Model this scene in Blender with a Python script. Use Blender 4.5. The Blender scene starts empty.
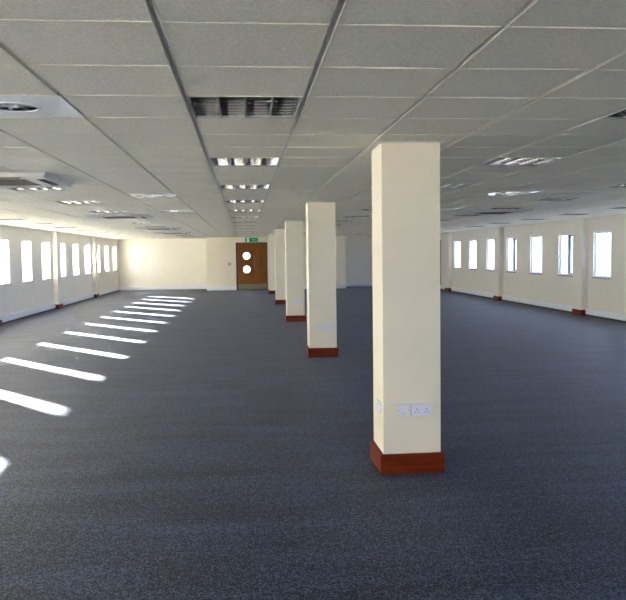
import bpy, bmesh, math, random
from mathutils import Vector, Matrix
random.seed(7)
scene = bpy.context.scene
COL = scene.collection
PI = math.pi

# ------------------------------------------------------------------ measures
F_PX, YAW, PITCH, ROLL = 758.47, math.radians(-5.1199), math.radians(-3.4995), math.radians(.7367)
EYE = 1.6118
CEIL = 2.397
XL, XR = -5.9, 8.38            # inner faces of the long walls
YB, YF, YBLK = -7.0, 36.35, 34.6
BLK0, BLK1 = -1.70, 4.62
GX, GY, T = -.879, 2.638, .6   # ceiling grid origin and pitch
WT = .45                       # outer wall thickness
SILL, HEAD, WW = .955, 2.05, .88
WIN_Y0, WIN_P = 19.3, 2.1
PIL0, BAY = 18.2, 6.3


def cam_ray(u2, v2):
    cr, sr = math.cos(ROLL), math.sin(ROLL)
    u, v = u2*cr+v2*sr, -u2*sr+v2*cr
    cq, sq = math.cos(PITCH), math.sin(PITCH)
    yf, Z = cq-v*sq, sq+v*cq
    c, s = math.cos(YAW), math.sin(YAW)
    return Vector((u*c-yf*s, u*s+yf*c, Z))


FWD = cam_ray(0, 0)
RGT = cam_ray(1, 0)-FWD
UPV = cam_ray(0, 1)-FWD


def project(x, y, z):
    d = Vector((x, y, z-EYE))
    w = d.dot(FWD)
    if w < .05:
        return None
    return 313+F_PX*d.dot(RGT)/w, 300-F_PX*d.dot(UPV)/w


def in_view(x, y, z, m=6):
    p = project(x, y, z)
    return p is not None and -m < p[0] < 626+m and -m < p[1] < 600+m


# ------------------------------------------------------------------ materials
def new_mat(name):
    m = bpy.data.materials.new(name)
    m.use_nodes = True
    nt = m.node_tree
    b = nt.nodes['Principled BSDF']
    return m, nt, b


def mat(name, col, rough=.6, metal=0, var=.04, scale=20, spec=.5, bump=0, bscale=200):
    m, nt, b = new_mat(name)
    tc = nt.nodes.new('ShaderNodeTexCoord')
    no = nt.nodes.new('ShaderNodeTexNoise')
    no.inputs['Scale'].default_value = scale
    no.inputs['Detail'].default_value = 4
    nt.links.new(tc.outputs['Object'], no.inputs['Vector'])
    cr = nt.nodes.new('ShaderNodeValToRGB')
    cr.color_ramp.elements[0].position = .3
    cr.color_ramp.elements[1].position = .7
    cr.color_ramp.elements[0].color = [c*(1-var) for c in col]+[1]
    cr.color_ramp.elements[1].color = [min(1, c*(1+var)) for c in col]+[1]
    nt.links.new(no.outputs['Fac'], cr.inputs['Fac'])
    nt.links.new(cr.outputs['Color'], b.inputs['Base Color'])
    b.inputs['Roughness'].default_value = rough
    b.inputs['Metallic'].default_value = metal
    b.inputs['Specular IOR Level'].default_value = spec
    if bump:
        n2 = nt.nodes.new('ShaderNodeTexNoise')
        n2.inputs['Scale'].default_value = bscale
        nt.links.new(tc.outputs['Object'], n2.inputs['Vector'])
        bp = nt.nodes.new('ShaderNodeBump')
        bp.inputs['Strength'].default_value = bump
        bp.inputs['Distance'].default_value = .002
        nt.links.new(n2.outputs['Fac'], bp.inputs['Height'])
        nt.links.new(bp.outputs['Normal'], b.inputs['Normal'])
    return m


def emis(name, col, s):
    m, nt, b = new_mat(name)
    b.inputs['Base Color'].default_value = (*col, 1)
    b.inputs['Emission Color'].default_value = (*col, 1)
    b.inputs['Emission Strength'].default_value = s
    return m


M = {}
M['cream'] = mat('cream wall paint', (.84, .765, .60), .55, var=.02, scale=3, bump=.12, bscale=120)
M['wallpaint'] = mat('pale cream wall paint', (.80, .755, .67), .6, var=.02, scale=3, bump=.12, bscale=120)
M['white_pvc'] = mat('white pvc', (.84, .86, .90), .35, var=.01)
M['white_metal'] = mat('white enamelled metal', (.95, .95, .95), .12, var=.01)
M['sill'] = mat('slate grey sill board', (.22, .22, .26), .5, var=.05)
M['cassette'] = mat('warm grey cassette plastic', (.66, .64, .58), .4, var=.02)
M['rim'] = mat('pale grey enamel trim', (.42, .42, .42), .3, var=.02)
M['offwhite'] = mat('off white plastic', (.78, .79, .80), .35, var=.02)
M['socket'] = mat('white socket plastic', (.80, .80, .86), .3, var=.01)
M['cream_plastic'] = mat('yellowed plastic', (.80, .74, .50), .4, var=.03)
M['dark'] = mat('dark grey plastic and gap shade', (.03, .03, .035), .5, var=.1)
M['slot'] = mat('dark brown recess shade', (.05, .035, .025), .6, var=.1)
M['groove'] = mat('grey grid channel', (.7, .7, .68), .5, var=.05)
M['tee'] = mat('cream grid bar', (.84, .77, .61), .45, var=.03)
M['alu'] = mat('mirror aluminium louvre', (.15, .145, .14), .14, metal=1, var=.05)
M['groove_dark'] = mat('dark grey metal ring', (.12, .12, .13), .4, metal=1, var=.05)
M['bronze'] = mat('dull bronze metal', (.22, .19, .14), .4, metal=1, var=.08)
M['steel'] = mat('brushed steel', (.55, .55, .54), .35, metal=1, var=.05)
M['tube'] = mat('lamp tube glass', (.80, .80, .76), .25, var=.01)
M['red'] = mat('red plastic', (.42, .04, .03), .4, var=.05)
M['green'] = emis('exit sign green', (.0, .16, .06), .12)
M['sign_white'] = emis('exit sign white', (.75, .9, .8), .25)
M['sign_dim'] = emis('exit sign pale green', (.15, .42, .3), .15)
M['porthole_glow'] = emis('self-glowing porthole glass', (.95, .97, 1), 2.0)  # emission stands in for light from beyond the door
M['paving'] = mat('pale concrete paving', (.58, .55, .48), .85, var=.1, scale=.7)
M['shade_block'] = mat('grey unseen shade block', (.3, .3, .3), .9)
M['darkdoor'] = mat('dark stained door', (.02, .018, .017), .45, var=.1)

# ceiling tile: mineral fibre
m, nt, b = new_mat('mineral fibre tile')
tc = nt.nodes.new('ShaderNodeTexCoord')
n1 = nt.nodes.new('ShaderNodeTexNoise'); n1.inputs['Scale'].default_value = 70; n1.inputs['Detail'].default_value = 6; n1.inputs['Roughness'].default_value = .7
nt.links.new(tc.outputs['Object'], n1.inputs['Vector'])
cr = nt.nodes.new('ShaderNodeValToRGB')
cr.color_ramp.elements[0].position = .35; cr.color_ramp.elements[1].position = .65
cr.color_ramp.elements[0].color = (.74, .70, .575, 1); cr.color_ramp.elements[1].color = (.94, .90, .755, 1)
nt.links.new(n1.outputs['Fac'], cr.inputs['Fac'])
nt.links.new(cr.outputs['Color'], b.inputs['Base Color'])
b.inputs['Roughness'].default_value = .75
M['tile'] = m

# carpet tiles: fibres, streaks along the pile, faint seams and a change of shade per tile
m, nt, b = new_mat('blue grey carpet tiles')
tc = nt.nodes.new('ShaderNodeTexCoord')
L = nt.links.new


def noise(scale, detail, vec, rough=.6):
    n = nt.nodes.new('ShaderNodeTexNoise'); n.inputs['Scale'].default_value = scale
    n.inputs['Detail'].default_value = detail; n.inputs['Roughness'].default_value = rough
    L(vec, n.inputs['Vector'])
    return n.outputs['Fac']


def mathn(op, a, b_, clamp=False):
    n = nt.nodes.new('ShaderNodeMath'); n.operation = op; n.use_clamp = clamp
    for k, v in ((0, a), (1, b_)):
        if isinstance(v, (int, float)):
            n.inputs[k].default_value = v
        elif v is not None:
            L(v, n.inputs[k])
    return n.outputs[0]


OBJ = tc.outputs['Object']
fine = noise(75, 2, OBJ, .8)
mid = noise(24, 3, OBJ, .7)
mp = nt.nodes.new('ShaderNodeMapping'); mp.inputs['Scale'].default_value = (.5, 2.2, 1); L(OBJ, mp.inputs['Vector'])
streak = noise(1.6, 5, mp.outputs[0], .65)
sep = nt.nodes.new('ShaderNodeSeparateXYZ'); L(OBJ, sep.inputs[0])
tx = mathn('DIVIDE', sep.outputs[0], .5); ty = mathn('DIVIDE', sep.outputs[1], .5)
cmb = nt.nodes.new('ShaderNodeCombineXYZ'); L(mathn('FLOOR', tx, None), cmb.inputs[0]); L(mathn('FLOOR', ty, None), cmb.inputs[1])
wn = nt.nodes.new('ShaderNodeTexWhiteNoise'); wn.noise_dimensions = '2D'; L(cmb.outputs[0], wn.inputs['Vector'])
fx = mathn('ABSOLUTE', mathn('SUBTRACT', mathn('FRACT', tx, None), .5), None)
fy = mathn('ABSOLUTE', mathn('SUBTRACT', mathn('FRACT', ty, None), .5), None)
edge = mathn('GREATER_THAN', mathn('MAXIMUM', fx, fy), .492)
val = mathn('ADD', mathn('MULTIPLY', fine, 2.0), mathn('MULTIPLY', mid, .9))
val = mathn('ADD', val, mathn('MULTIPLY', streak, .40))
val = mathn('ADD', val, mathn('MULTIPLY', wn.outputs['Value'], .06))
val = mathn('SUBTRACT', val, mathn('MULTIPLY', edge, .05))
cr = nt.nodes.new('ShaderNodeValToRGB')
cr.color_ramp.elements[0].position = .0; cr.color_ramp.elements[1].position = 1
cr.color_ramp.elements[0].color = (.001, .002, .005, 1); cr.color_ramp.elements[1].color = (.078, .106, .200, 1)
el = cr.color_ramp.elements.new(.5); el.color = (.009, .0135, .030, 1)
L(mathn('SUBTRACT', mathn('MULTIPLY', val, 3.6), 5.6, True), cr.inputs['Fac'])
L(cr.outputs['Color'], b.inputs['Base Color'])
L(mathn('ADD', mathn('MULTIPLY', fine, .5), -.05, True), b.inputs['Specular IOR Level'])
b.inputs['Roughness'].default_value = .48
b.inputs['Specular IOR Level'].default_value = .20
b.inputs['Sheen Weight'].default_value = .04
b.inputs['Sheen Roughness'].default_value = .4
b.inputs['Sheen Tint'].default_value = (.8, .85, 1, 1)
bp = nt.nodes.new('ShaderNodeBump'); bp.inputs['Strength'].default_value = .25; bp.inputs['Distance'].default_value = .004
L(fine, bp.inputs['Height']); L(bp.outputs['Normal'], b.inputs['Normal'])
M['carpet'] = m


def wood(name, c0, c1, axis=2, rough=.35, sc=1.0, spec=.4):
    m, nt, b = new_mat(name)
    tc = nt.nodes.new('ShaderNodeTexCoord')
    mp = nt.nodes.new('ShaderNodeMapping')
    s = [14*sc]*3; s[axis] = 1.1*sc
    mp.inputs['Scale'].default_value = s
    nt.links.new(tc.outputs['Object'], mp.inputs['Vector'])
    n = nt.nodes.new('ShaderNodeTexNoise'); n.inputs['Scale'].default_value = 1.5; n.inputs['Detail'].default_value = 7; n.inputs['Distortion'].default_value = .6
    nt.links.new(mp.outputs[0], n.inputs['Vector'])
    cr = nt.nodes.new('ShaderNodeValToRGB')
    cr.color_ramp.elements[0].position = .3; cr.color_ramp.elements[1].position = .7
    cr.color_ramp.elements[0].color = (*c0, 1); cr.color_ramp.elements[1].color = (*c1, 1)
    nt.links.new(n.outputs['Fac'], cr.inputs['Fac'])
    nt.links.new(cr.outputs['Color'], b.inputs['Base Color'])
    b.inputs['Roughness'].default_value = rough
    b.inputs['Specular IOR Level'].default_value = spec
    return m


M['mahogany'] = wood('red brown varnished skirting', (.085, .009, .0015), (.17, .024, .003), axis=0, rough=.4, spec=.15)
M['doorwood'] = wood('oak veneer door', (.15, .048, .006), (.25, .092, .012), axis=2, rough=.5, spec=.15)
M['doorframe'] = wood('dark brown door frame', (.05, .018, .010), (.09, .032, .016), axis=2, rough=.4)

m = bpy.data.materials.new('window glass'); m.use_nodes = True
nt = m.node_tree; nt.nodes.clear()
o_ = nt.nodes.new('ShaderNodeOutputMaterial'); mx = nt.nodes.new('ShaderNodeMixShader')
tr = nt.nodes.new('ShaderNodeBsdfTransparent'); gl = nt.nodes.new('ShaderNodeBsdfGlossy')
tr.inputs[0].default_value = (.95, .97, .96, 1); gl.inputs['Roughness'].default_value = .02
mx.inputs[0].default_value = .04
nt.links.new(tr.outputs[0], mx.inputs[1]); nt.links.new(gl.outputs[0], mx.inputs[2])
nt.links.new(mx.outputs[0], o_.inputs[0])
M['glass'] = m


# ------------------------------------------------------------------ builder
class MB:
    def __init__(s):
        s.v = []; s.f = []; s.mi = []; s.mats = []

    def slot(s, m):
        if m not in s.mats:
            s.mats.append(m)
        return s.mats.index(m)

    def face(s, pts, m):
        n = len(s.v); s.v += [tuple(p) for p in pts]
        s.f.append(tuple(range(n, n+len(pts)))); s.mi.append(s.slot(m))

    def box(s, a, b, m, skip=''):
        x0, y0, z0 = a; x1, y1, z1 = b
        P = [(x0, y0, z0), (x1, y0, z0), (x1, y1, z0), (x0, y1, z0), (x0, y0, z1), (x1, y0, z1), (x1, y1, z1), (x0, y1, z1)]
        n = len(s.v); s.v += P; k = s.slot(m)
        for nm, q in (('b', (0, 3, 2, 1)), ('t', (4, 5, 6, 7)), ('s', (0, 1, 5, 4)), ('e', (1, 2, 6, 5)), ('n', (2, 3, 7, 6)), ('w', (3, 0, 4, 7))):
            if nm not in skip:
                s.f.append(tuple(n+i for i in q)); s.mi.append(k)

    def cyl(s, c, r, h, m, axis=2, n=24, r2=None, caps=True):
        """closed cylinder or cone from c along +axis"""
        r2 = r if r2 is None else r2
        o = len(s.v); k = s.slot(m)
        for rr, hh in ((r, 0), (r2, h)):
            for i in range(n):
                a = 2*PI*i/n; p = [0, 0, 0]
                p[(axis+1) % 3] = rr*math.cos(a); p[(axis+2) % 3] = rr*math.sin(a); p[axis] = hh
                s.v.append(tuple(c[j]+p[j] for j in range(3)))
        for i in range(n):
            j = (i+1) % n
            s.f.append((o+i, o+j, o+n+j, o+n+i)); s.mi.append(k)
        if caps:
            s.f.append(tuple(o+i for i in reversed(range(n)))); s.mi.append(k)
            s.f.append(tuple(o+n+i for i in range(n))); s.mi.append(k)

    def ring(s, c, r0, r1, h, m, axis=2, n=32):
        o = len(s.v); k = s.slot(m)
        for rr, hh in ((r0, 0), (r1, 0), (r1, h), (r0, h)):
            for i in range(n):
                a = 2*PI*i/n; p = [0, 0, 0]
                p[(axis+1) % 3] = rr*math.cos(a); p[(axis+2) % 3] = rr*math.sin(a); p[axis] = hh
                s.v.append(tuple(c[j]+p[j] for j in range(3)))
        for q in range(4):
            for i in range(n):
                j = (i+1) % n; q2 = (q+1) % 4
                s.f.append((o+q*n+i, o+q*n+j, o+q2*n+j, o+q2*n+i)); s.mi.append(k)

    def build(s, name, parent=None, loc=(0, 0, 0), bevel=0, smooth=False, **props):
        me = bpy.data.meshes.new(name)
        me.from_pydata(s.v, [], s.f)
        for m in s.mats:
            me.materials.append(M[m])
        me.polygons.foreach_set('material_index', s.mi)
        if smooth:
            me.polygons.foreach_set('use_smooth', [True]*len(s.f))
        bm = bmesh.new(); bm.from_mesh(me)
        bmesh.ops.recalc_face_normals(bm, faces=bm.faces) if not props.pop('raw', False) else None
        bm.to_mesh(me); bm.free()
        o = bpy.data.objects.new(name, me); COL.objects.link(o); o.location = loc
        if parent is not None:
            o.parent = parent
        if bevel:
            bv = o.modifiers.new('bevel', 'BEVEL'); bv.width = bevel; bv.segments = 2; bv.limit_method = 'ANGLE'
        for k, v in props.items():
            o[k] = v
        return o


def empty(name, loc, label, cat, group=None):
    o = bpy.data.objects.new(name, None); COL.objects.link(o)
    o.location = loc; o.empty_display_size = .1
    o['label'] = label; o['category'] = cat
    if group:
        o['group'] = group
    return o


def copy_tree(o, parent=None):
    c = o.copy(); COL.objects.link(c)
    if parent is not None:
        c.parent = parent
    for ch in [k for k in bpy.data.objects if k.parent == o]:
        copy_tree(ch, c)
    return c


ORD = ['nearest', 'second nearest', 'third', 'fourth', 'fifth', 'sixth', 'seventh', 'eighth', 'ninth', 'tenth', 'eleventh', 'twelfth', 'thirteenth', 'fourteenth', 'fifteenth', 'sixteenth']
ST = dict(kind='structure')

# ------------------------------------------------------------------ floor, outside ground, unseen block for shade
b = MB(); b.box((XL, YB, -.05), (XR, YF, 0), 'carpet'); b.build('floor', **ST)
b = MB(); b.box((-60, -60, -.30), (60, 100, -.10), 'paving'); b.build('ground', label='pale paving outside the windows', **ST)
b = MB(); b.box((XL-WT-.1, YB-.5, 2.62), (XR+WT+.1, YF+.6, 9.5), 'shade_block'); b.build('shade_block', **ST)  # unseen block above the ceiling, added to shade the outside ground


# ------------------------------------------------------------------ walls with window openings
def along(side, y):
    """survey of the two long walls: the far bays are a little shorter"""
    if side < 0:
        return y if y < WIN_Y0 else WIN_Y0+(y-WIN_Y0)*.956
    return y if y < 17.25 else 17.25+(y-17.25)*.967


def win_list(side):
    out = [along(side, WIN_Y0+k*WIN_P) for k in range(-12, 9)]
    return [y for y in out if y-WW/2-.12 > YB and y+WW/2+.1 < YF]


def pierced(name, xa, xb, ys, y0, y1, zt=2.62, m='wallpaint'):
    b = MB()
    b.box((xa, y0, -.1), (xb, y1, SILL), m)
    b.box((xa, y0, HEAD), (xb, y1, zt), m)
    c = y0
    for y in ys:
        b.box((xa, c, SILL), (xb, y-WW/2, HEAD), m); c = y+WW/2
    b.box((xa, c, SILL), (xb, y1, HEAD), m)
    return b.build(name, **ST)


LW = win_list(-1)
RW = [y for y in win_list(1) if y < 30.5 or y > 33 and y < 35]
pierced('wall_left', XL-WT, XL, LW, YB-WT, YF+WT)
pierced('wall_right', XR, XR+WT, RW, YB-WT, YF+WT)
b = MB(); b.box((XL, YF, -.1), (XR, YF+WT, 2.62), 'wallpaint'); b.box((XL-WT-1.3, YF+.0, -.1), (XL-WT, YF+WT, 9.0), 'shade_block')  # outer box: unseen fin added to shade the last left window
b.build('wall_far', **ST)
# block that carries the door, standing forward of the far wall
DX0, DX1, DZ = -.38, 1.04, 2.155
b = MB()
b.box((BLK0, YBLK, 0), (DX0, YBLK+.15, 2.6), 'cream'); b.box((DX1, YBLK, 0), (BLK1, YBLK+.15, 2.6), 'cream')
b.box((DX0, YBLK, DZ), (DX1, YBLK+.15, 2.6), 'cream')
b.box((BLK0, YBLK+.15, 0), (BLK0+.12, YF, 2.6), 'cream'); b.box((BLK1-.12, YBLK+.15, 0), (BLK1, YF, 2.6), 'cream')
b.build('wall_centre', **ST)
# back wall (behind the camera) with unseen window openings added to light the pillars
bx = [XL+1.3+k*2.1 for k in range(4)]
b = MB()
b.box((XL, YB-WT, -.1), (XR, YB, SILL), 'wallpaint'); b.box((XL, YB-WT, HEAD), (XR, YB, 2.62), 'wallpaint')
c = XL
for x in bx:
    b.box((c, YB-WT, SILL), (x-WW/2, YB, HEAD), 'wallpaint'); c = x+WW/2
b.box((c, YB-WT, SILL), (XR, YB, HEAD), 'wallpaint')
b.build('wall_back', **ST)

wn_ = 0


def window(side, y, style):
    """side -1 left wall, +1 right wall; frame set back in the reveal"""
    global wn_
    wn_ += 1
    s = side; xi = XL if s < 0 else XR
    e = bpy.data.objects.new('window_%d' % wn_, None); COL.objects.link(e)
    e.location = (xi, y, SILL); e['kind'] = 'structure'
    w2, H = WW/2, HEAD-SILL
    X = lambda d: s*d

    def bx_(b, d0, y0, z0, d1, y1, z1, m):
        xa, xb = sorted((X(d0), X(d1))); b.box((xa, y0, z0), (xb, y1, z1), m)
    b = MB(); t = .045
    d0, d1 = (.12, .18) if s < 0 else (.05, .11)
    dg = (d0+d1)/2
    bx_(b, d0, -w2, 0, d1, w2, t, 'white_pvc'); bx_(b, d0, -w2, H-t, d1, w2, H, 'white_pvc')
    bx_(b, d0, -w2, t, d1, -w2+t, H-t, 'white_pvc'); bx_(b, d0, w2-t, t, d1, w2, H-t, 'white_pvc')
    b.build('window_frame', e)
    b = MB(); bx_(b, dg-.002, -w2+t, t, dg+.002, w2-t, H-t, 'glass'); b.build('pane', e)
    # board on the sill with a nosing into the room
    b = MB(); bx_(b, -.025, -w2-.02, -.022, 0, w2+.02, .004, 'sill'); bx_(b, 0, -w2+.001, -.012, d0, w2-.001, .004, 'sill'); bx_(b, d1, -w2+.001, -.012, WT+.03, w2-.001, .004, 'sill'); b.build('window_sill', e)
    if style:
        ym = -w2+.38          # divides off the narrow casement on the near side
        b = MB(); bx_(b, .045, ym-.018, t, .115, ym+.018, H-t, 'dark' if style == 2 else 'white_pvc'); b.build('mullion', e)
        if style == 2:        # dark gasket round the narrow casement
            b = MB(); g = .03
            bx_(b, .03, ym-.018-g, t, .05, ym-.018, H-t, 'dark')
            bx_(b, .03, -w2+t, t, .05, ym-.018-g, t+g, 'dark'); bx_(b, .03, -w2+t, H-t-g, .05, ym-.018-g, H-t, 'dark')
            b.build('casement', e, label='dark edged narrow casement')


for y in LW:
    window(-1, y, 0)
for y in RW:
    k = round((y-WIN_Y0)/2.05)
    window(1, y, {-1: 1, 0: 2, 1: 1, 2: 2}.get(k, 0 if k > 2 else 1))

# pilasters, timber skirtings and trunking along the side walls
tn = 0
pil_y = [PIL0+k*BAY for k in range(-4, 3)]
for s, xi in ((-1, XL), (1, XR)):
    side = 'left' if s < 0 else 'right'
    pys = [along(s, y) for y in pil_y]
    for y in pys:
        tn += 1
        b = MB(); xa, xb = sorted((xi, xi-s*.15)); b.box((xa, y-.235, 0), (xb, y+.235, CEIL), 'wallpaint')
        p = b.build('trim_%d' % tn, bevel=0, **ST)
        b = MB(); xa, xb = sorted((xi, xi-s*.172)); b.box((xa, y-.26, 0), (xb, y+.26, .145), 'mahogany')
        b.build('skirting', p, bevel=.004, label='red brown wooden skirting')
    b = MB(); c = YB
    ends = pys+[YF+.26]
    for y in ends:
        xa, xb = sorted((xi, xi-s*.055)); b.box((xa, c, .045), (xb, y-.26, .19), 'white_pvc')
        xa, xb = sorted((xi, xi-s*.06)); b.box((xa, c, .178), (xb, y-.26, .193), 'white_pvc')
        xa, xb = sorted((xi, xi-s*.03)); b.box((xa, c, 0), (xb, y-.26, .045), 'dark')  # dark strip painted in for the shadow below the trunking
        c = y+.26
    b.build('baseboard_'+side, **ST)
b = MB()
b.box((XL+.055, YF-.05, .02), (BLK0, YF, .18), 'white_pvc'); b.box((BLK1, YF-.05, .02), (XR-.055, YF, .18), 'white_pvc')
b.build('baseboard_far', **ST)
b = MB()
b.box((BLK0-.02, YBLK-.02, .0), (DX0, YBLK, .17), 'white_pvc'); b.box((DX1, YBLK-.02, .0), (BLK1+.02, YBLK, .17), 'white_pvc')
b.build('baseboard_centre', **ST)

# ------------------------------------------------------------------ ceiling tiles, grid, fittings
i0, i1 = math.floor((XL-GX)/T), math.ceil((XR-GX)/T)
j0, j1 = math.floor((YB-GY)/T), math.ceil((YF-GY)/T)
lights = [(i, j) for i in (-7, -3, 1, 5, 9, 13) for j in range(-14, 54, 4)
          if GY+j*T > YB and GY+(j+1)*T < (YBLK-.05 if BLK0 < GX+(i+.5)*T < BLK1 else YF)
          and any(in_view(GX+(i+a)*T, GY+(j+c)*T, CEIL, 0) for a in (.1, .9) for c in (.1, .9))]
plates = [(-1, 2), (-1, 12), (-1, 18), (7, 12), (7, 18)]
cols_y = [5.367+.235+k*6.3 for k in range(5)]
COLX = 1.198
cass = [(-3, 8), (-3, 20), (-3, 31), (-3, 38), (9, 19), (9, 31)]
G = .028
b = MB()
hole = set(lights) | set(plates)
for i in range(i0, i1):
    xa, xb = max(XL, GX+i*T+G/2), min(XR, GX+(i+1)*T-G/2)
    if xb-xa < .02:
        continue
    for j in range(j0, j1):
        ya, yb = max(YB, GY+j*T+.002), min(YF, GY+(j+1)*T-.002)
        if yb-ya < .02:
            continue
        if (i, j) not in hole:
            b.face([(xa, ya, CEIL), (xa, yb, CEIL), (xb, yb, CEIL), (xb, ya, CEIL)], 'tile')
            b.face([(xa, ya, CEIL), (xa, ya, CEIL+.018), (xa, yb, CEIL+.018), (xa, yb, CEIL)], 'tile')
            b.face([(xb, ya, CEIL), (xb, yb, CEIL), (xb, yb, CEIL+.018), (xb, ya, CEIL+.018)], 'tile')
        if ya > YB+.01:
            b.box((xa, ya-.0045, CEIL-.003), (xb, ya+.0005, CEIL+.01), 'tee')
for i in range(i0, i1+1):
    x = GX+i*T
    if XL < x < XR:
        b.face([(x-G/2-.001, YB, CEIL+.017), (x-G/2-.001, YF, CEIL+.017), (x+G/2+.001, YF, CEIL+.017), (x+G/2+.001, YB, CEIL+.017)], 'groove')
        b.box((x+G/2-.004, YB, CEIL-.002), (x+G/2, YF, CEIL+.002), 'tee')
b.build('ceiling', raw=True, **ST)


def make_light():
    root = empty('recessed_light', (0, 0, 0), '', 'ceiling light')
    w = .288
    b = MB()
    for s in (-1, 1):
        xa, xb = sorted((s*w, s*(w-.008))); b.box((xa, -.298, -.003), (xb, .298, .012), 'rim')
        ya, yb = sorted((s*.298, s*(.298-.008))); b.box((-w+.008, ya, -.003), (w-.008, yb, .012), 'rim')
    for k in range(1, 4):        # polished strips between the four cells
        xx = -.276+k*.138; b.box((xx-.004, -.289, -.001), (xx+.004, .289, .05), 'steel')
    b.build('frame', root)
    b = MB()   # housing: open box above the louvre
    b.box((-w, -.298, .012), (w, .298, .10), 'white_metal', skip='b')
    b.build('housing', root, raw=True)
    # four reflector troughs running away from the viewer
    b = MB(); W = .276; n = 8
    for k in range(4):
        xa = -W+k*W/2; xb = xa+W/2
        for q in range(n):
            def P(t):
                u = t*2-1
                return xa+(xb-xa)*t, .008+.072*(1-abs(u)**2.6)
            (p, z), (p2, z2) = P(q/n), P((q+1)/n)
            b.face([(p, -.285, z), (p, .285, z), (p2, .285, z2), (p2, -.285, z2)], 'alu')
    b.build('reflector', root, raw=True, smooth=True)
    b = MB()
    for k in range(4):
        xa = -W+k*W/2+.003; xb = xa+W/2-.006
        for q in range(7):
            y = -.285+.57*(q+.5)/7; NS, NZ = 6, 4
            def V(u, t, sg):     # bowed blade with a concave parabolic flank
                bow = .014*(1-(2*u-1)**2)
                return (xa+(xb-xa)*u, y+bow-.007+sg*(.0015+.020*t**2), .002+.050*t)
            for sg in (-1, 1):
                for a_ in range(NS):
                    for c_ in range(NZ):
                        P = [V(a_/NS, c_/NZ, sg), V((a_+1)/NS, c_/NZ, sg), V((a_+1)/NS, (c_+1)/NZ, sg), V(a_/NS, (c_+1)/NZ, sg)]
                        b.face(P if sg < 0 else P[::-1], 'alu')
    b.build('louvre', root, raw=True, smooth=True)
    for k in range(4):
        b = MB(); b.cyl((-W+(k+.5)*W/2, -.28, .06), .0125, .56, 'tube', axis=1, n=10); b.build('tube', root, smooth=True)
    return root


rowname = {-7: 'in the row nearest the left windows', -3: 'in the row beside the left air cassettes',
           1: 'in the row leading to the wooden door', 5: 'in the first row right of the pillars',
           9: 'in the row beside the right air cassettes', 13: 'in the row nearest the right windows'}
proto = make_light(); first = True
for i in (-7, -3, 1, 5, 9, 13):
    js = [j for (a, j) in lights if a == i]
    for n, j in enumerate(js):
        o = proto if first else copy_tree(proto); first = False
        o.location = (GX+(i+.5)*T, GY+(j+.5)*T, CEIL)
        o['label'] = '%s square louvred light %s' % (ORD[n] if n < 2 else ORD[n]+' nearest', rowname[i])
        o['group'] = 'recessed louvred ceiling lights'


def make_plate():
    root = empty('ceiling_vent', (0, 0, 0), '', 'ceiling vent')
    b = MB(); n = 40; R = .118; h = .296; k0 = len(b.v)
    # square plate with a round hole
    for q in range(n):
        a0, a1 = 2*PI*q/n, 2*PI*(q+1)/n
        def S(a):
            c, s = math.cos(a), math.sin(a); m_ = h/max(abs(c), abs(s)); return c*m_, s*m_
        p0, p1 = S(a0), S(a1)
        b.face([(R*math.cos(a0), R*math.sin(a0), 0), (R*math.cos(a1), R*math.sin(a1), 0), (*p1, 0), (*p0, 0)], 'white_metal')
        b.face([(R*math.cos(a0), R*math.sin(a0), 0), (R*math.cos(a0), R*math.sin(a0), .05), (R*math.cos(a1), R*math.sin(a1), .05), (R*math.cos(a1), R*math.sin(a1), 0)], 'dark')
    b.build('plate', root)
    b = MB(); b.cyl((0, 0, .05), R, .004, 'dark'); b.build('duct_opening', root, label='dark duct opening')
    b = MB(); b.ring((0, 0, -.006), R-.004, R+.012, .007, 'white_metal'); b.build('rim', root)
    b = MB(); b.cyl((0, 0, -.004), .022, .02, 'white_metal', n=16)
    for q in range(7):
        a = 2*PI*q/7+.2; c, s = math.cos(a), math.sin(a); c2, s2 = math.cos(a+.2), math.sin(a+.2)
        b.face([(.02*c, .02*s, .002), ((R-.004)*c, (R-.004)*s, .002), ((R-.004)*c2, (R-.004)*s2, .012), (.02*c2, .02*s2, .012)], 'offwhite')
    b.build('vane', root)
    return root


pl_lab = {(-1, 2): 'white metal ceiling plate with round swirl vent, nearest, at upper left', (-1, 12): 'middle white ceiling plate with round vent left of the central light row',
          (-1, 18): 'farthest white ceiling plate with round vent left of the central light row', (7, 12): 'nearer glossy white round-vent ceiling plate right of the big pillar',
          (7, 18): 'farther small white round-vent ceiling plate right of the big pillar'}
pp = make_plate()
for n, (i, j) in enumerate(plates):
    o = pp if n == 0 else copy_tree(pp)
    o.location = (GX+(i+.5)*T, GY+(j+.5)*T, CEIL-.001); o['label'] = pl_lab[(i, j)]; o['group'] = 'round-vent ceiling plates'


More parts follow.
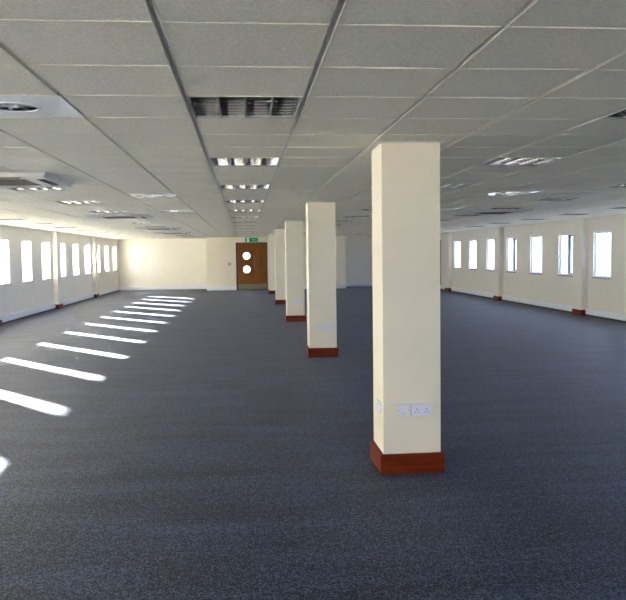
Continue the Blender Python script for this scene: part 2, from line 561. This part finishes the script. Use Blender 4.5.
def make_cassette():
    root = empty('air_cassette', (0, 0, 0), '', 'air conditioner')
    H = .58
    # bezel: four sloping frame boards with a slot in each and a central grille
    b = MB(); zb = -.042
    top = H-.0; bot = H-.035
    for a in range(4):
        c, s = [(1, 0), (0, 1), (-1, 0), (0, -1)][a]
        def R(x, y, z): return (x*c-y*s, x*s+y*c, z)
        b.face([R(-top, -top, 0), R(top, -top, 0), R(bot, -bot, zb), R(-bot, -bot, zb)], 'cassette')
        b.face([R(-bot, -bot, zb), R(bot, -bot, zb), R(.49, -.49, zb), R(-.49, -.49, zb)], 'cassette')
        # corners each side of the slot
        b.face([R(-.49, -.49, zb), R(-.32, -.49, zb), R(-.32, -.42, zb), R(-.42, -.42, zb)], 'cassette')
        b.face([R(.32, -.49, zb), R(.49, -.49, zb), R(.42, -.42, zb), R(.32, -.42, zb)], 'cassette')
        b.face([R(-.42, -.42, zb), R(.42, -.42, zb), R(.31, -.31, zb), R(-.31, -.31, zb)], 'cassette')
    b.build('bezel', root)
    for a in range(4):
        c, s = [(1, 0), (0, 1), (-1, 0), (0, -1)][a]
        def R(x, y, z): return (x*c-y*s, x*s+y*c, z)
        b = MB()
        P = [(-.32, -.49), (.32, -.49), (.32, -.42), (-.32, -.42)]
        for q in range(4):
            p, r = P[q], P[(q+1) % 4]
            b.face([R(*p, zb), R(*r, zb), R(*r, -.004), R(*p, -.004)], 'slot')
        b.face([R(*p, -.004) for p in P], 'slot')
        o = b.build('air_outlet', root, label='dark air outlet slot')
        b = MB(); b.face([R(-.31, -.485, zb-.012), R(.31, -.485, zb-.012), R(.31, -.445, zb+.006), R(-.31, -.445, zb+.006)], 'cassette')
        b.build('flap', o)
    b = MB(); b.box((-.31, -.31, zb+.012), (.31, .31, zb+.02), 'slot')
    for q in range(15):
        y = -.30+.6*q/14; b.box((-.31, y-.007, zb-.002), (.31, y+.007, zb+.010), 'slot')  # bars coloured dark brown to stand for shade in the intake
    b.build('grille', root)
    return root


ca_lab = ['large white air conditioning cassette at the left picture edge, nearest', 'second square air conditioning cassette above the left side of the room',
          'third air conditioning cassette above the left side of the room', 'farthest air conditioning cassette above the left side, close to the far wall',
          'nearer air conditioning cassette above the right side of the room', 'farther air conditioning cassette above the right side of the room']
cc = make_cassette()
for n, (i, j) in enumerate(cass):
    o = cc if n == 0 else copy_tree(cc)
    o.location = (GX+(i+.5)*T, GY+(j+.6)*T, CEIL-.003); o['label'] = ca_lab[n]; o['group'] = 'ceiling air conditioning cassettes'

# ------------------------------------------------------------------ pillars
col_lab = ['big square cream pillar in the foreground with red brown skirting', 'second square cream pillar from the camera, left of the big one', 'third cream pillar from the camera',
           'fourth cream pillar from the camera', 'farthest cream pillar, just right of the wooden door']


def make_pillar():
    root = empty('pillar', (0, 0, 0), '', 'pillar', 'row of square cream pillars')
    h = .213
    b = MB(); b.box((-h, -h, 0), (h, h, CEIL-.002), 'cream'); b.build('shaft', root, bevel=.004)
    b = MB(); g = .2365
    for a in range(4):
        c, s = [(1, 0), (0, 1), (-1, 0), (0, -1)][a]
        # mitred board with a rounded top edge
        prof = [(h, 0), (g, 0), (g, .135), (g-.003, .142), (g-.009, .145), (h, .145)]
        n = len(prof)
        for q in range(n-1):
            (r0, z0), (r1, z1) = prof[q], prof[q+1]
            pts = [(-r0, -r0, z0), (r0, -r0, z0), (r1, -r1, z1), (-r1, -r1, z1)]
            b.face([(x*c-y*s, x*s+y*c, z) for x, y, z in pts], 'mahogany')
    b.build('skirting', root)
    b = MB(); k = .238
    for a in range(4):
        c, s = [(1, 0), (0, 1), (-1, 0), (0, -1)][a]
        for (r0, z0), (r1, z1) in (((h, CEIL-.006), (k, CEIL-.006)), ((k, CEIL-.006), (k, CEIL-.001))):
            pts = [(-r0, -r0, z0), (r0, -r0, z0), (r1, -r1, z1), (-r1, -r1, z1)]
            b.face([(x*c-y*s, x*s+y*c, z) for x, y, z in pts], 'groove')
    b.build('ceiling_collar', root)
    return root


pr = make_pillar()
for n, y in enumerate(cols_y):
    o = pr if n == 0 else copy_tree(pr)
    o.location = (COLX, y, 0); o['label'] = col_lab[n]


# ------------------------------------------------------------------ sockets on the pillars
def single_plate():
    r = empty('fused_spur', (0, 0, 0), '', 'switch plate')
    b = MB(); b.box((-.043, -.012, -.043), (.043, .0, .043), 'socket'); b.box((-.041, 0, -.041), (.041, .022, .041), 'offwhite'); b.build('face_plate', r, bevel=.002)
    b = MB(); b.box((-.022, -.016, -.012), (.016, -.012, .012), 'offwhite'); b.build('fuse_carrier', r, bevel=.001)
    b = MB(); b.cyl((.004, -.0135, -.018), .014, .002, 'cream_plastic', axis=1, n=20); b.build('outlet_button', r, label='yellowed round centre button')
    b = MB()
    for x in (-.033, .033):
        b.cyl((x, -.0135, .0), .003, .002, 'dark', axis=1, n=8)
    b.build('screw', r)
    return r


def double_socket():
    r = empty('power_socket', (0, 0, 0), '', 'socket')
    b = MB(); b.box((-.073, -.012, -.043), (.073, .0, .043), 'socket'); b.box((-.071, 0, -.041), (.071, .022, .041), 'offwhite'); b.build('face_plate', r, bevel=.002)
    for s in (-1, 1):
        b = MB(); c = s*.036
        b.box((c-.003, -.0125, .001), (c+.003, -.0118, .010), 'dark')
        b.box((c-.015, -.0125, -.018), (c-.007, -.0118, -.013), 'dark'); b.box((c+.007, -.0125, -.018), (c+.015, -.0118, -.013), 'dark')
        b.build('socket_outlet', r, label='three dark pin holes')
        b = MB(); x = s*.013; b.box((x-.006, -.016, .016), (x+.006, -.012, .032), 'offwhite'); b.build('rocker', r, bevel=.001)
    return r


sp, ds = single_plate(), double_socket()
where = ['on the front of the foreground pillar', 'on the front of the second pillar', 'on the front of the third pillar', 'on the front of the fourth pillar']
for n in range(4):
    y = cols_y[n]-.213-.0222
    a = sp if n == 0 else copy_tree(sp); a.location = (1.131, y, .471)
    a['label'] = 'small square white spur plate '+where[n]+', beside the double socket'; a['group'] = 'spur plates on the pillars'
    d = ds if n == 0 else copy_tree(ds); d.location = (1.263, y, .469)
    d['label'] = 'white double power socket low '+where[n]; d['group'] = 'double sockets on the pillars'
d = copy_tree(ds); d.location = (COLX-.213-.0002, 5.53, .469); d.rotation_euler = (0, 0, -PI/2)
d['label'] = 'white double power socket on the left side face of the foreground pillar'

# ------------------------------------------------------------------ wooden door, sign, call point
e = bpy.data.objects.new('door_1', None); COL.objects.link(e); e.location = ((DX0+DX1)/2, YBLK, 0); e['kind'] = 'structure'
cx = (DX0+DX1)/2
W2 = (DX1-DX0)/2
b = MB()
b.box((-W2, -.02, 0), (-W2+.09, .12, DZ), 'doorframe'); b.box((W2-.05, -.02, 0), (W2, .12, DZ), 'doorframe'); b.box((-W2+.09, -.02, DZ-.06), (W2-.05, .12, DZ), 'doorframe')
b.build('door_frame', e)
xs = .60-cx       # meeting edge of the two leaves


def disc_leaf(xa, xb, z0, z1, holes, y0, y1):
    """slab with round holes: strips round each hole"""
    b = MB(); prev = z0
    for hx, hz, r in sorted(holes, key=lambda t: t[1]):
        b.box((xa, y0, prev), (xb, y1, hz-r-.03), 'doorwood')
        b.box((xa, y0, hz-r-.03), (hx-r-.03, y1, hz+r+.03), 'doorwood'); b.box((hx+r+.03, y0, hz-r-.03), (xb, y1, hz+r+.03), 'doorwood')
        n = 32; q_ = r+.03
        for q in range(n):
            a0, a1 = 2*PI*q/n+PI/4, 2*PI*(q+1)/n+PI/4
            def S(a):
                c, s = math.cos(a), math.sin(a); m_ = q_/max(abs(c), abs(s)); return hx+c*m_, hz+s*m_
            def C(a): return hx+r*math.cos(a), hz+r*math.sin(a)
            for yy in (y0, y1):
                (ax, az), (bx_, bz), (cx_, cz), (dx, dz) = C(a0), C(a1), S(a1), S(a0)
                b.face([(ax, yy, az), (bx_, yy, bz), (cx_, yy, cz), (dx, yy, dz)], 'doorwood')
            (ax, az), (bx_, bz) = C(a0), C(a1)
            b.face([(ax, y0, az), (bx_, y0, bz), (bx_, y1, bz), (ax, y1, az)], 'doorframe')
        prev = hz+r+.03
    b.box((xa, y0, prev), (xb, y1, z1), 'doorwood')
    return b


HX = .10-cx
leaf = disc_leaf(-W2+.092, xs-.002, .01, DZ-.062, [(HX, .935, .17), (HX, 1.545, .17)], .03, .075).build('door_leaf', e)
for z in (.935, 1.545):
    b = MB(); b.ring((HX, .018, z), .155, .195, .014, 'groove_dark', axis=1); b.build('porthole_ring', leaf)
    b = MB(); b.cyl((HX, .05, z), .17, .006, 'porthole_glow', axis=1, n=32); b.build('porthole_pane', leaf)
b = MB(); b.box((-W2+.10, .024, .03), (xs-.01, .03, .26), 'bronze'); b.build('kick_plate', leaf)
b = MB(); b.cyl((.46-cx, -.03, .90), .017, .62, 'bronze', n=14)
for z in (.97, 1.45):
    b.cyl((.46-cx, -.03, z), .009, .06, 'steel', axis=1, n=10)
b.build('pull_handle', leaf, smooth=False)
b = MB(); b.box((xs+.0005, .03, .01), (W2-.052, .075, DZ-.062), 'doorwood'); l2 = b.build('door_leaf', e)
b = MB(); b.box((xs+.01, .024, .03), (W2-.06, .03, .26), 'bronze'); b.build('kick_plate', l2)

r = empty('exit_sign', (.34, YBLK, 2.275), 'green illuminated exit sign with running figure above the wooden door', 'exit sign')
b = MB(); b.box((-.29, -.05, -.10), (.29, 0, .10), 'green'); b.build('sign_panel', r, bevel=.004)
b = MB(); y = -.052
def poly(pts, m='sign_white'):
    b.face([(x, y, z) for x, z in pts], m)
poly([(-.21, -.085), (-.12, -.085), (-.12, .075), (-.21, .075)])            # white doorway
b.build('doorway_symbol', r)
b = MB(); y = -.0525
b.cyl((-.155, y, .045), .014, .001, 'green', axis=1, n=14)
poly([(-.175, .03), (-.150, .03), (-.158, -.02), (-.180, -.015)], 'green')   # trunk
poly([(-.180, -.015), (-.166, -.02), (-.190, -.07), (-.203, -.062)], 'green'); poly([(-.172, -.015), (-.158, -.018), (-.135, -.045), (-.146, -.055)], 'green')
poly([(-.150, .028), (-.150, .016), (-.125, .004), (-.122, .014)], 'green'); poly([(-.175, .028), (-.175, .015), (-.205, .0), (-.205, .012)], 'green')
b.build('running_figure', r)
b = MB(); y = -.052
poly([(.075, -.012), (.175, -.012), (.175, .012), (.075, .012)], 'sign_dim'); poly([(.09, .05), (.03, 0), (.09, -.05)], 'sign_dim')
b.build('arrow_symbol', r)

r = empty('fire_call_point', (-.68, YBLK+.001, 1.19), 'small red fire alarm call point on the wall left of the door', 'fire alarm')
b = MB(); b.box((-.06, -.04, -.06), (.06, 0, .06), 'red'); b.build('casing', r, bevel=.006)
b = MB(); b.box((-.03, -.043, -.03), (.03, -.04, .03), 'offwhite'); b.build('break_glass', r)
r = empty('light_switch', (-.49, YBLK, 1.11), 'white switch box between the red call point and the door frame', 'switch')
b = MB(); b.box((-.07, -.035, -.05), (.07, 0, .05), 'socket'); b.build('casing', r, bevel=.004)
b = MB(); b.box((-.018, -.04, -.02), (.018, -.035, .02), 'offwhite'); b.build('rocker', r)

# dark door in the right wall beyond the farthest pilaster
e = bpy.data.objects.new('door_2', None); COL.objects.link(e); e.location = (XR, 32.4, 0); e['kind'] = 'structure'
b = MB(); b.box((-.05, -.5, .195), (0, -.44, 2.14), 'darkdoor'); b.box((-.05, .44, .195), (0, .5, 2.14), 'darkdoor'); b.box((-.05, -.44, 2.08), (0, .44, 2.14), 'darkdoor'); b.build('door_frame', e)
b = MB(); b.box((-.03, -.44, .195), (0, .44, 2.08), 'darkdoor'); lf = b.build('door_leaf', e)
b = MB(); b.box((-.10, -.40, 1.08), (-.03, -.36, 1.12), 'steel'); b.build('door_handle', lf)

# ------------------------------------------------------------------ light
SUN_E, SKY, EXPO = 95, 6.3, 1.72
sd = Vector((1, -1.18, -.467)).normalized()
ld = bpy.data.lights.new('sun', 'SUN'); ld.energy = SUN_E; ld.angle = math.radians(1.0); ld.color = (1, .96, .89)
lo = bpy.data.objects.new('sun', ld); COL.objects.link(lo); lo.location = (-20, 20, 12)
lo.rotation_euler = sd.to_track_quat('-Z', 'Y').to_euler()

w = bpy.data.worlds.new('sky'); scene.world = w; w.use_nodes = True
nt = w.node_tree; bg = nt.nodes['Background']
tc = nt.nodes.new('ShaderNodeTexCoord'); sx = nt.nodes.new('ShaderNodeSeparateXYZ'); nt.links.new(tc.outputs['Generated'], sx.inputs[0])
mr = nt.nodes.new('ShaderNodeMapRange'); mr.inputs[1].default_value = -1; mr.inputs[2].default_value = 1; nt.links.new(sx.outputs[0], mr.inputs[0])
cr = nt.nodes.new('ShaderNodeValToRGB')
cr.color_ramp.elements[0].color = (1.5, 1.44, 1.32, 1); cr.color_ramp.elements[1].color = (.32, .56, 1.28, 1)
nt.links.new(mr.outputs[0], cr.inputs[0]); nt.links.new(cr.outputs[0], bg.inputs[0]); bg.inputs[1].default_value = SKY


def portal(x, y, z, sx_, sz, rot):
    a = bpy.data.lights.new('window_portal', 'AREA'); a.shape = 'RECTANGLE'; a.size = sx_; a.size_y = sz
    a.cycles.is_portal = True
    o = bpy.data.objects.new('window_portal', a); COL.objects.link(o); o.location = (x, y, z); o.rotation_euler = rot


H_ = HEAD-SILL
for y in LW:
    portal(XL-WT-.02, y, (SILL+HEAD)/2, H_, WW, (0, -PI/2, 0))
for y in RW:
    portal(XR+WT+.02, y, (SILL+HEAD)/2, H_, WW, (0, PI/2, 0))
for x in bx:
    portal(x, YB-WT-.02, (SILL+HEAD)/2, WW, H_, (PI/2, 0, 0))

# ------------------------------------------------------------------ camera
cd = bpy.data.cameras.new('camera'); cd.sensor_fit = 'HORIZONTAL'; cd.sensor_width = 36; cd.lens = F_PX/626*36; cd.clip_end = 300; cd.clip_start = .05
co = bpy.data.objects.new('camera', cd); COL.objects.link(co)
R = Matrix((RGT.normalized(), UPV.normalized(), -FWD.normalized())).transposed()
co.matrix_world = Matrix.Translation((0, 0, EYE)) @ R.to_4x4()
scene.camera = co
vs = scene.view_settings
vs.view_transform = 'Standard'; vs.look = 'None'; vs.exposure = EXPO; vs.gamma = 1; vs.use_curve_mapping = False
